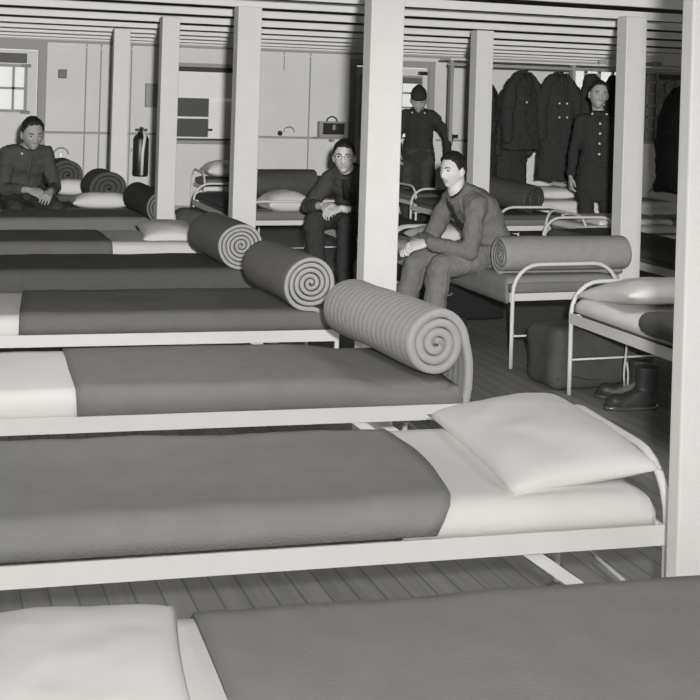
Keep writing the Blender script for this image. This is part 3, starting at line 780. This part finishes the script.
    c_ = obj('collar', b, sm, root, True); md = c_.modifiers.new('s', 'SOLIDIFY'); md.thickness = .006
    for s in (-1, 1):
        b = bmesh.new(); v = [b.verts.new(q) for q in (neck + fr[8]*s*.012*sc + fw[8]*.076*sc + tn*.004, neck + fr[8]*s*.066*sc + fw[8]*.045*sc + tn*.016, chest(.90, s*.075*sc, .012), chest(.86, s*.034*sc, .016))]
        b.faces.new(v); c2 = obj('collar_flap', b, sm, root); md = c2.modifiers.new('s', 'SOLIDIFY'); md.thickness = .006
    if P.get('tie'):
        b = bmesh.new(); prev = None
        for k in range(9):
            t = .955-.42*k/8; w = (.016 if k == 0 else .014+.022*k/8)*sc
            row = [b.verts.new(chest(t, -w, .006)), b.verts.new(chest(t, 0, .014)), b.verts.new(chest(t, w, .006))]
            if prev:
                for q in (0, 1): b.faces.new((prev[q], prev[q+1], row[q+1], row[q]))
            prev = row
        ball(b, chest(.97, 0, .006), .019*sc, 2, (1, .8, 1)); t_ = obj('necktie', b, P['tie'], root, True); md = t_.modifiers.new('s', 'SOLIDIFY'); md.thickness = .008
    if P.get('placket'):
        b = bmesh.new(); prev = None
        for k in range(12):
            t = .93-.75*k/11; row = [b.verts.new(chest(t, -.016, .005)), b.verts.new(chest(t, .016, .005))]
            if prev: b.faces.new((prev[0], prev[1], row[1], row[0]))
            prev = row
        p_ = obj('placket', b, sm, root, True); md = p_.modifiers.new('s', 'SOLIDIFY'); md.thickness = .005
    for s in P.get('pockets', ()):
        b = bmesh.new(); rows_ = []
        for t in (.76, .72, .66, .58):
            rows_.append([b.verts.new(chest(t, s*(.085+dx)*sc, .008 if t > .7 else .005)) for dx in (-.045, -.02, .01, .035)])
        for q in range(3):
            for k in range(3): b.faces.new((rows_[q][k], rows_[q][k+1], rows_[q+1][k+1], rows_[q+1][k]))
        p_ = obj('pocket', b, sm, root, True); md = p_.modifiers.new('s', 'SOLIDIFY'); md.thickness = .007
    for t in P.get('buttons', ()):
        b = bmesh.new(); ball(b, chest(t, P.get('bx', 0), .006), .013, 2); obj('button', b, brass, root, True)
    for s in P.get('pins', ()):
        b = bmesh.new(); ball(b, neck + fr[8]*s*.07*sc + fw[8]*.075*sc - tn*.012, .011, 2); obj('collar_pin', b, brass, root, True)
    if P.get('glasses'):
        for s in (-1, 1):
            b = bmesh.new(); pts = [M @ Vector((s*.033+.024*math.cos(a), .1045, .006+.020*math.sin(a))) for a in [2*PI*k/20 for k in range(21)]]
            tube(b, pts, .0013*hs, 6, False); tube(b, [M @ Vector((s*.057, .104, .010)), M @ Vector((s*.074, .07, .012)), M @ Vector((s*.082, .0, .008))], .0013*hs, 6)
            if s > 0: tube(b, [M @ Vector((-.010, .105, .010)), M @ Vector((.010, .105, .010))], .0013*hs, 6)
            obj('eyeglass_rim', b, black_m, root, True)
    if P.get('cap'):
        b = bmesh.new(); prof = []
        for z, sx, sy in ((.045, .081, .108), (.06, .082, .11), (.10, .070, .105), (.135, .035, .085), (.15, .008, .05)):
            prof.append((hc + R @ Vector((0, -.006, z))*hs, R @ Vector((1,0,0)), R @ Vector((0,1,0)), sx*hs, sy*hs))
        loft(b, prof); obj('garrison_cap', b, coat_m, root, True)
    return root

A = math.radians
person('young man in a wool shirt and dark tie seated on a cot with hands clasped', (3.50, 7.02), A(184), dict(
    hip=(0, 0, .62), neck=(0, .245, 1.005), head=(0, .280, 1.135), face=A(205), pitch=-.03, hunch=-.11, lean=0, hs=.91, sc=1.05, shf=.02,
    lw=(-.055, .475, .685), rw=(.075, .50, .675), lp=(-.6, -.5, -.7), rp=(.7, -.2, -.7), la=(-.17, .50, .10), ra=(.16, .56, .10),
    lk=(-.15, 1, .55), rk=(.15, 1, .5), hands={-1: ((.35, 1, -.25), (-.55, .1, .8), (.6, 0, .8)), 1: ((-.45, 1, -.25), (.55, .2, .8), (-.6, 0, .8))}, curl=.55,
    skin=skin_l, shirt=wool_shirt, trouser=wool_trouser, tie=tie_m, placket=True, pockets=(-1, 1), hairline=.074, hair_t=.013, ltoe=(-.1, 1, 0), rtoe=(.1, 1, 0)))
person('man with glasses seated facing the camera on a cot beside the middle post', (3.46, 9.36), A(222), dict(
    hip=(0, 0, .63), neck=(0, .215, .985), head=(.005, .275, 1.095), face=A(247), pitch=-.02, hunch=-.09, hs=1.0, sc=1.12,
    lw=(-.05, .40, .69), rw=(.12, .40, .70), lp=(-.9, -.3, -.5), rp=(.9, -.3, -.5), la=(-.13, .46, .10), ra=(.13, .44, .10), curl=.7, sleeve=.62,
    hands={-1: ((.5, .8, -.2), (-.3, .3, .9), (.7, .3, .6)), 1: ((-.8, .6, -.1), (.3, .5, .8), (-.3, .2, .9))},
    skin=skin_l, shirt=shirt_dark, trouser=trouser_dark, tie=tie_m, placket=True, glasses=True, hairline=.070, hair_t=.012))
person('man in a dark uniform seated at the left edge with forearms on his knees', (.86, 10.84), A(-78), dict(
    hip=(0, 0, .66), neck=(0, .17, 1.075), head=(.0, .26, 1.185), face=A(-80), pitch=-.22, tilt=.05, hunch=-.08, hs=1.1, sc=1.06,
    lw=(-.11, .44, .70), rw=(.07, .42, .72), lp=(-.5, -.5, -.6), rp=(.5, -.5, -.6), la=(-.2, .40, .10), ra=(.2, .40, .10), curl=.6, sleeve=.72,
    hands={-1: ((.5, .8, -.3), (-.3, .3, .9), (.7, .3, .6)), 1: ((-.8, .7, -.3), (.3, .5, .8), (-.3, .2, .9))},
    skin=skin_d, shirt=shirt_dark, trouser=trouser_dark, placket=True, pins=(1,), hairline=.080, hair_t=.012))
person('standing man in a buttoned dark uniform coat beside the hanging coats', (6.24, 10.22), A(-112), dict(
    hip=(0, 0, .95), neck=(0, .0, 1.50), head=(.01, .05, 1.675), face=A(-110), pitch=-.04, tilt=-.08, hunch=.0, hs=1.15,
    lw=(-.27, .06, .87), rw=(.26, .08, .88), lp=(-.5, -1, 0), rp=(.5, -1, 0), la=(-.12, .0, .10), ra=(.12, .02, .10), lk=(0, 1, 0), rk=(0, 1, 0), curl=.45,
    hands={-1: ((0, .1, -1), (-1, .2, 0), (.2, 1, 0)), 1: ((0, .1, -1), (1, .2, 0), (-.2, 1, 0))},
    skin=skin_d, shirt=coat_m, trouser=coat_m, coat=.30, placket=True, buttons=(.80, .62, .44, .26), pins=(-1, 1), hairline=.082, hair_t=.006))
person('standing man in a dark uniform and pointed cap with bowed head at the doorway', (5.65, 13.28), A(-118), dict(
    hip=(0, 0, .92), neck=(0, .10, 1.45), head=(0, .20, 1.56), face=A(-112), pitch=-.5, hunch=-.04, hs=1.12, sc=1.06,
    lw=(-.36, .16, .93), rw=(.2, .3, .95), lp=(-.6, -1, 0), rp=(.5, -1, 0), la=(-.12, 0, .10), ra=(.12, 0, .10), lk=(0, 1, 0), rk=(0, 1, 0), curl=.5,
    hands={-1: ((-.1, .2, -1), (-1, .2, 0), (.2, 1, 0)), 1: ((0, .4, -1), (1, .2, 0), (-.2, 1, 0))},
    skin=skin_d, shirt=coat_m, trouser=trouser_dark, coat=.62, placket=True, pins=(-1, 1), cap=True, nohair=True))

# ------------------------------------------------------------------ coats on a rail
o = thing('coat_rack', 'plain rail with a shelf above it, carrying the hanging coats', 'coat rack')
obj('shelf', bx(5.9, 9.4, 12.98, 13.3, 2.05, 2.075), wall_paint, o)
obj('rail', tube(bmesh.new(), [(5.9, 13.05, 2.0), (9.4, 13.05, 2.0)], .016, 10), iron_dim, o, True)
for x in (5.95, 7.6, 9.35): obj('support', bx(x-.02, x+.02, 13.03, 13.10, 0, 2.06), trim_paint, o)
def coat(label, x, y, z, length, w, rz=0, m=coat_m, btn=0, seed=0, sleeve=.62):
    root = thing('hanging_coat', label, 'coat', (x, y, z), rz, 'coats on hangers')
    bm = bmesh.new(); X = Vector((1,0,0)); Y = Vector((0,1,0)); secs = []
    for t, a, b in ((0, .05, .05), (.04, w*.17, .07), (.09, w*.27, .09), (.16, w*.35, .11), (.27, w*.41, .125), (.45, w*.42, .125), (.7, w*.45, .13), (1, w*.50, .15)):
        secs.append((Vector((0, .015*math.sin(t*5+seed), -t*length)), X, Y, a, b))
    loft(bm, secs, 28)
    me = remesh(bm, .011, 2, .022, seed); me.materials.append(m); link('coat_body', me, None, root)
    for s in (-1, 1):
        bm = bmesh.new(); limb(bm, [Vector((s*w*.17, 0, -.07)), Vector((s*w*.36, -.03, -.24)), Vector((s*w*.47, -.05, -.2-sleeve*.5)), Vector((s*w*.45, -.07, -.16-sleeve))], [.06, .085, .085, .07])
        me = remesh(bm, .011, 2, .014, seed+4+s); me.materials.append(m); link('sleeve', me, None, root)
    bm = bmesh.new()
    for s in (-1, 1):
        pts = [Vector((s*.05, -.055, -.02)), Vector((s*.085, -.105, -.12)), Vector((s*.03, -.13, -.30))]; q = [p + Vector((-s*.045, -.012, -.01)) for p in pts]; q[2] = pts[2]+Vector((-s*.02, -.005, -.03))
        v = [bm.verts.new(p) for p in pts+q]; bm.faces.new((v[0], v[1], v[4], v[3])); bm.faces.new((v[1], v[2], v[5], v[4]))
    l_ = obj('lapel', bm, m, root, True); md = l_.modifiers.new('s', 'SOLIDIFY'); md.thickness = .012
    for k in range(btn):
        bm = ball(bmesh.new(), (.05*(1 if k % 2 else -1), -.15-.01*(k//2), -.38-.17*(k//2)), .013, 2); obj('button', bm, brass, root, True)
    bm = bmesh.new(); pts = [(0, 0, .0), (0, 0, .03)] + [(0, .018*math.sin(a), .048-.018*math.cos(a)) for a in [PI*k/6 for k in range(0, 9)]]
    tube(bm, pts, .003, 6); tube(bm, [(-w*.2, 0, -.09), (0, 0, 0), (w*.2, 0, -.09)], .007, 6); obj('hanger', bm, iron_dim, root, True)
    return root
coat('short dark jacket hanging between the far white post and the long overcoat', 6.90, 13.05, 1.955, .95, .58, .2, seed=1, btn=1, sleeve=.66)
coat('long dark overcoat hanging behind the dark bedding roll', 7.40, 13.05, 1.955, 1.32, .54, -.1, seed=2, btn=4)
coat('dark coat hanging behind the short jacket, next to the far white post', 6.50, 13.2, 1.80, 1.25, .46, .7, seed=3)
coat('dark overcoat hanging just left of the standing man in a buttoned uniform', 7.86, 13.05, 1.955, 1.3, .50, .6, seed=4, btn=2)
coat('dark coat hanging lowest, behind the short jacket', 6.86, 13.27, 1.75, 1.28, .5, .1, seed=8)
coat('dark coat hanging right behind the standing man in a buttoned uniform', 8.25, 13.05, 1.955, 1.15, .48, -.3, seed=5)
o = thing('wall_rack', 'dim wooden stand carrying a dark coat at the far right', 'coat stand', (5.74, 7.78, 0))
obj('upright', bx(-.03, .03, .08, .14, 0, 1.85), dark_cloth, o); obj('arm', bx(-.4, .1, .07, .11, 1.79, 1.83), dark_cloth, o)
for x in (-.3, .3): obj('foot', bx(min(0, x), max(0, x), .09, .13, 0, .04), dark_cloth, o)
coat('dark coat hanging alone at the far right, between two white posts', 5.53, 7.80, 1.74, .80, .56, .25, seed=6, btn=1, sleeve=.55)

# ------------------------------------------------------------------ smaller things
# duffel bag
o = thing('duffel_bag', 'big dark duffel bag on the floor between the two right cots', 'bag', (3.62, 5.98, 0), .05)
obj('bag_body', rbox(-.31, .36, -.16, .16, 0, .34, .06, .03, .022, 5, 6), bag_cloth, o, True)
obj('seam', tube(bmesh.new(), [(-.29+.63*k/14, -.15-.012*math.sin(k*.4), .07+.015*math.sin(k*.9)) for k in range(15)], .005, 6), leather, o, True)
obj('handle', tube(bmesh.new(), [(-.14+.28*k/10, -.03, .31+.07*math.sin(PI*k/10)) for k in range(11)], .012, 8), leather, o, True)
def footwear(name, label, x, y, rz, high, m, group):
    root = thing(name, label, 'boot' if high > .12 else 'shoe', (x, y, 0), rz, group); X = Vector((1,0,0)); Y = Vector((0,1,0))
    bm = bmesh.new(); loft(bm, [(Vector((0, .06, .018)), X, Y, .046, .142), (Vector((0, .06, .04)), X, Y, .046, .142), (Vector((0, .02, .075)), X, Y, .042, .092), (Vector((0, -.025, .105)), X, Y, .042, .058), (Vector((0, -.03, high)), X, Y, .05, .06)])
    ball(bm, (0, .145, .045), .046, 2, (1, 1.15, .85)); me = remesh(bm, .006, 2, .003, 2); me.materials.append(m); link('upper', me, None, root)
    bm = bmesh.new(); loft(bm, [(Vector((0, .062, 0)), X, Y, .047, .15), (Vector((0, .062, .02)), X, Y, .051, .155)]); obj('sole', bm, shine, root, True)
    bm = bmesh.new()
    for k in range(4): tube(bm, [(-.024, .055-.022*k, .085+.012*k), (.024, .055-.022*k, .085+.012*k)], .004, 6)
    obj('laces', bm, leather, root, True)
footwear('boot', 'dark boot under the right cot, the front one of its pair', 3.61, 5.40, 1.45, .22, leather, 'pair of boots')
footwear('boot', 'dark boot under the right cot, behind the front boot of its pair', 3.67, 5.56, 1.0, .22, leather, 'pair of boots')
footwear('shoe', 'polished dark shoe under the cot of the man in the tie, left one', 3.42, 7.55, 2.9, .10, shine, 'polished shoes')
footwear('shoe', 'polished dark shoe under the cot of the man in the tie, right one', 3.54, 7.52, 2.9, .10, shine, 'polished shoes')
o = thing('suitcase', 'dark suitcase standing under the cot of the man in the tie', 'suitcase', (3.74, 7.9, 0), 0)
obj('case', bx(-.30, .30, -.09, .09, .005, .33, .02), black_m, o)
obj('handle', tube(bmesh.new(), [(.045*math.cos(a)-.16, -.10, .24+.045*math.sin(a)) for a in [.6+5*k/14 for k in range(15)]], .009, 8), metal, o, True)
for x in (-.2, .2): obj('clasp', bx(x-.02, x+.02, -.10, -.09, .25, .29, .003), metal, o)
o = obj('cord', tube(bmesh.new(), [(3.585, 5.52, .41), (3.587, 5.52, .3), (3.58, 5.52, .22), (3.575, 5.52, .15), (3.582, 5.52, .09), (3.60, 5.52, .10), (3.602, 5.52, .16), (3.59, 5.52, .22)], .006, 8), cord_m, smooth=True); tag(o, 'pale looped cord hanging below the right cot', 'cord')
# dark bag behind the fourth post
o = thing('kit_bag', 'small dark kit bag on the floor beyond the white post by the window', 'bag', (2.12, 9.8, 0))
obj('bag_body', rbox(-.14, .14, -.12, .12, 0, .62, .08, .03, .03, 8, 7), bag_cloth, o, True)
obj('drawstring', tube(bmesh.new(), [(.09*math.cos(a), .08*math.sin(a), .60) for a in [2*PI*k/16 for k in range(17)]], .008, 6), cord_m, o, True)
# fire extinguisher
o = thing('fire_extinguisher', 'dark fire extinguisher with a pale hose, hung on the back wall', 'fire extinguisher', (2.63, YF-.11, .50))
bm = bmesh.new(); X = Vector((1,0,0)); Y = Vector((0,1,0)); loft(bm, [(Vector((0,0,z)), X, Y, r_, r_) for z, r_ in ((0,.088), (.02,.098), (.46,.098), (.50,.085), (.53,.05), (.56,.04))]); obj('tank', bm, black_m, o, True)
bm = bmesh.new(); box(bm, -.075, .075, -.02, .02, .565, .60); box(bm, -.02, .02, -.02, .02, .53, .62); obj('valve', bm, black_m, o)
obj('hose', tube(bmesh.new(), [(.02, -.03, .58), (.03, -.11, .5), (.005, -.12, .3), (.0, -.118, .02)], .019, 8), iron, o, True)
obj('bracket', bx(-.11, .11, .08, .105, .3, .34), metal, o)
# wall boxes
o = thing('wall_box', 'small grey box on the wall above the fire extinguisher', 'box', (2.76, YF, 1.37)); obj('case', bx(-.08, .08, -.09, 0, 0, .30, .008), trim_paint, o); obj('lid', bx(-.085, .085, -.10, -.085, .02, .28, .004), iron_dim, o)
o = thing('wall_switch', 'small dark square box on the wall right of the left door', 'switch', (1.65, YF, 1.70)); obj('case', bx(-.05, .05, -.05, 0, 0, .11, .006), black_m, o); obj('toggle', bx(-.008, .008, -.065, -.05, .04, .07), black_m, o)
o = thing('lunch_box', 'small dark case with a round handle on the wall ledge', 'case', (5.17, YF-.08, 1.03))
obj('case', bx(-.19, .19, -.075, .055, 0, .21, .012), iron_dim, o); obj('front_panel', bx(-.15, .15, -.082, -.074, .04, .19, .002), black_m, o)
obj('handle', tube(bmesh.new(), [(.075*math.cos(a), 0, .20+.075*math.sin(a)) for a in [PI*k/12 for k in range(13)]], .010, 8), black_m, o, True)
obj('latch', bx(-.012, .03, -.09, -.08, .10, .17, .002), metal, o)
o = thing('wall_shelf', 'short shelf on the back wall carrying the small dark case', 'shelf', (5.17, YF, 1.03)); obj('plank', bx(-.24, .24, -.17, 0, -.02, 0), trim_paint, o); obj('shelf_bracket', bx(-.02, .02, -.15, -.03, -.06, -.02), trim_paint, o)
o = thing('door_pull', 'small ring handle with a dark knob on the back wall', 'handle', (4.56, YF, 1.07))
obj('ring', tube(bmesh.new(), [(.07*math.cos(a)+.03, -.04, .03+.055*math.sin(a)) for a in [PI*1.15*k/12-.2 for k in range(13)]], .008, 8), metal, o, True); obj('knob', ball(bmesh.new(), (-.09, -.03, .0), .035), black_m, o, True)
o = thing('letter_slot', 'dark horizontal slot plate on the back wall above the man in the tie', 'letter slot', (6.93, YF, 1.04)); obj('plate', bx(-.12, .12, -.02, 0, 0, .055, .006), black_m, o); obj('flap', bx(-.09, .09, -.028, -.02, .012, .043, .003), black_m, o)
o = thing('wall_hook', 'curved metal hook on the back wall beside the man at left', 'hook', (1.66, YF, .70)); obj('plate', bx(-.02, .02, -.012, 0, 0, .08, .003), metal, o); obj('hook', tube(bmesh.new(), [(.09*math.cos(a), -.03, .05+.09*math.sin(a)) for a in [.1+PI*.9*k/12 for k in range(13)]], .010, 8), iron_dim, o, True)
# boxes and papers on the shelf above the coats
for k, (x, w, h, n) in enumerate(((8.05, .16, .07, 'pale parcel'), (8.35, .2, .085, 'white parcel'), (8.72, .14, .06, 'grey parcel'))):
    b_ = obj('parcel', bx(x, x+w, 13.02, 13.2, 2.075, 2.075+h, .006), [paper_m, white_paint, iron_dim][k]); tag(b_, n + ' on the shelf above the hanging coats', 'parcel', 'parcels on the coat shelf')
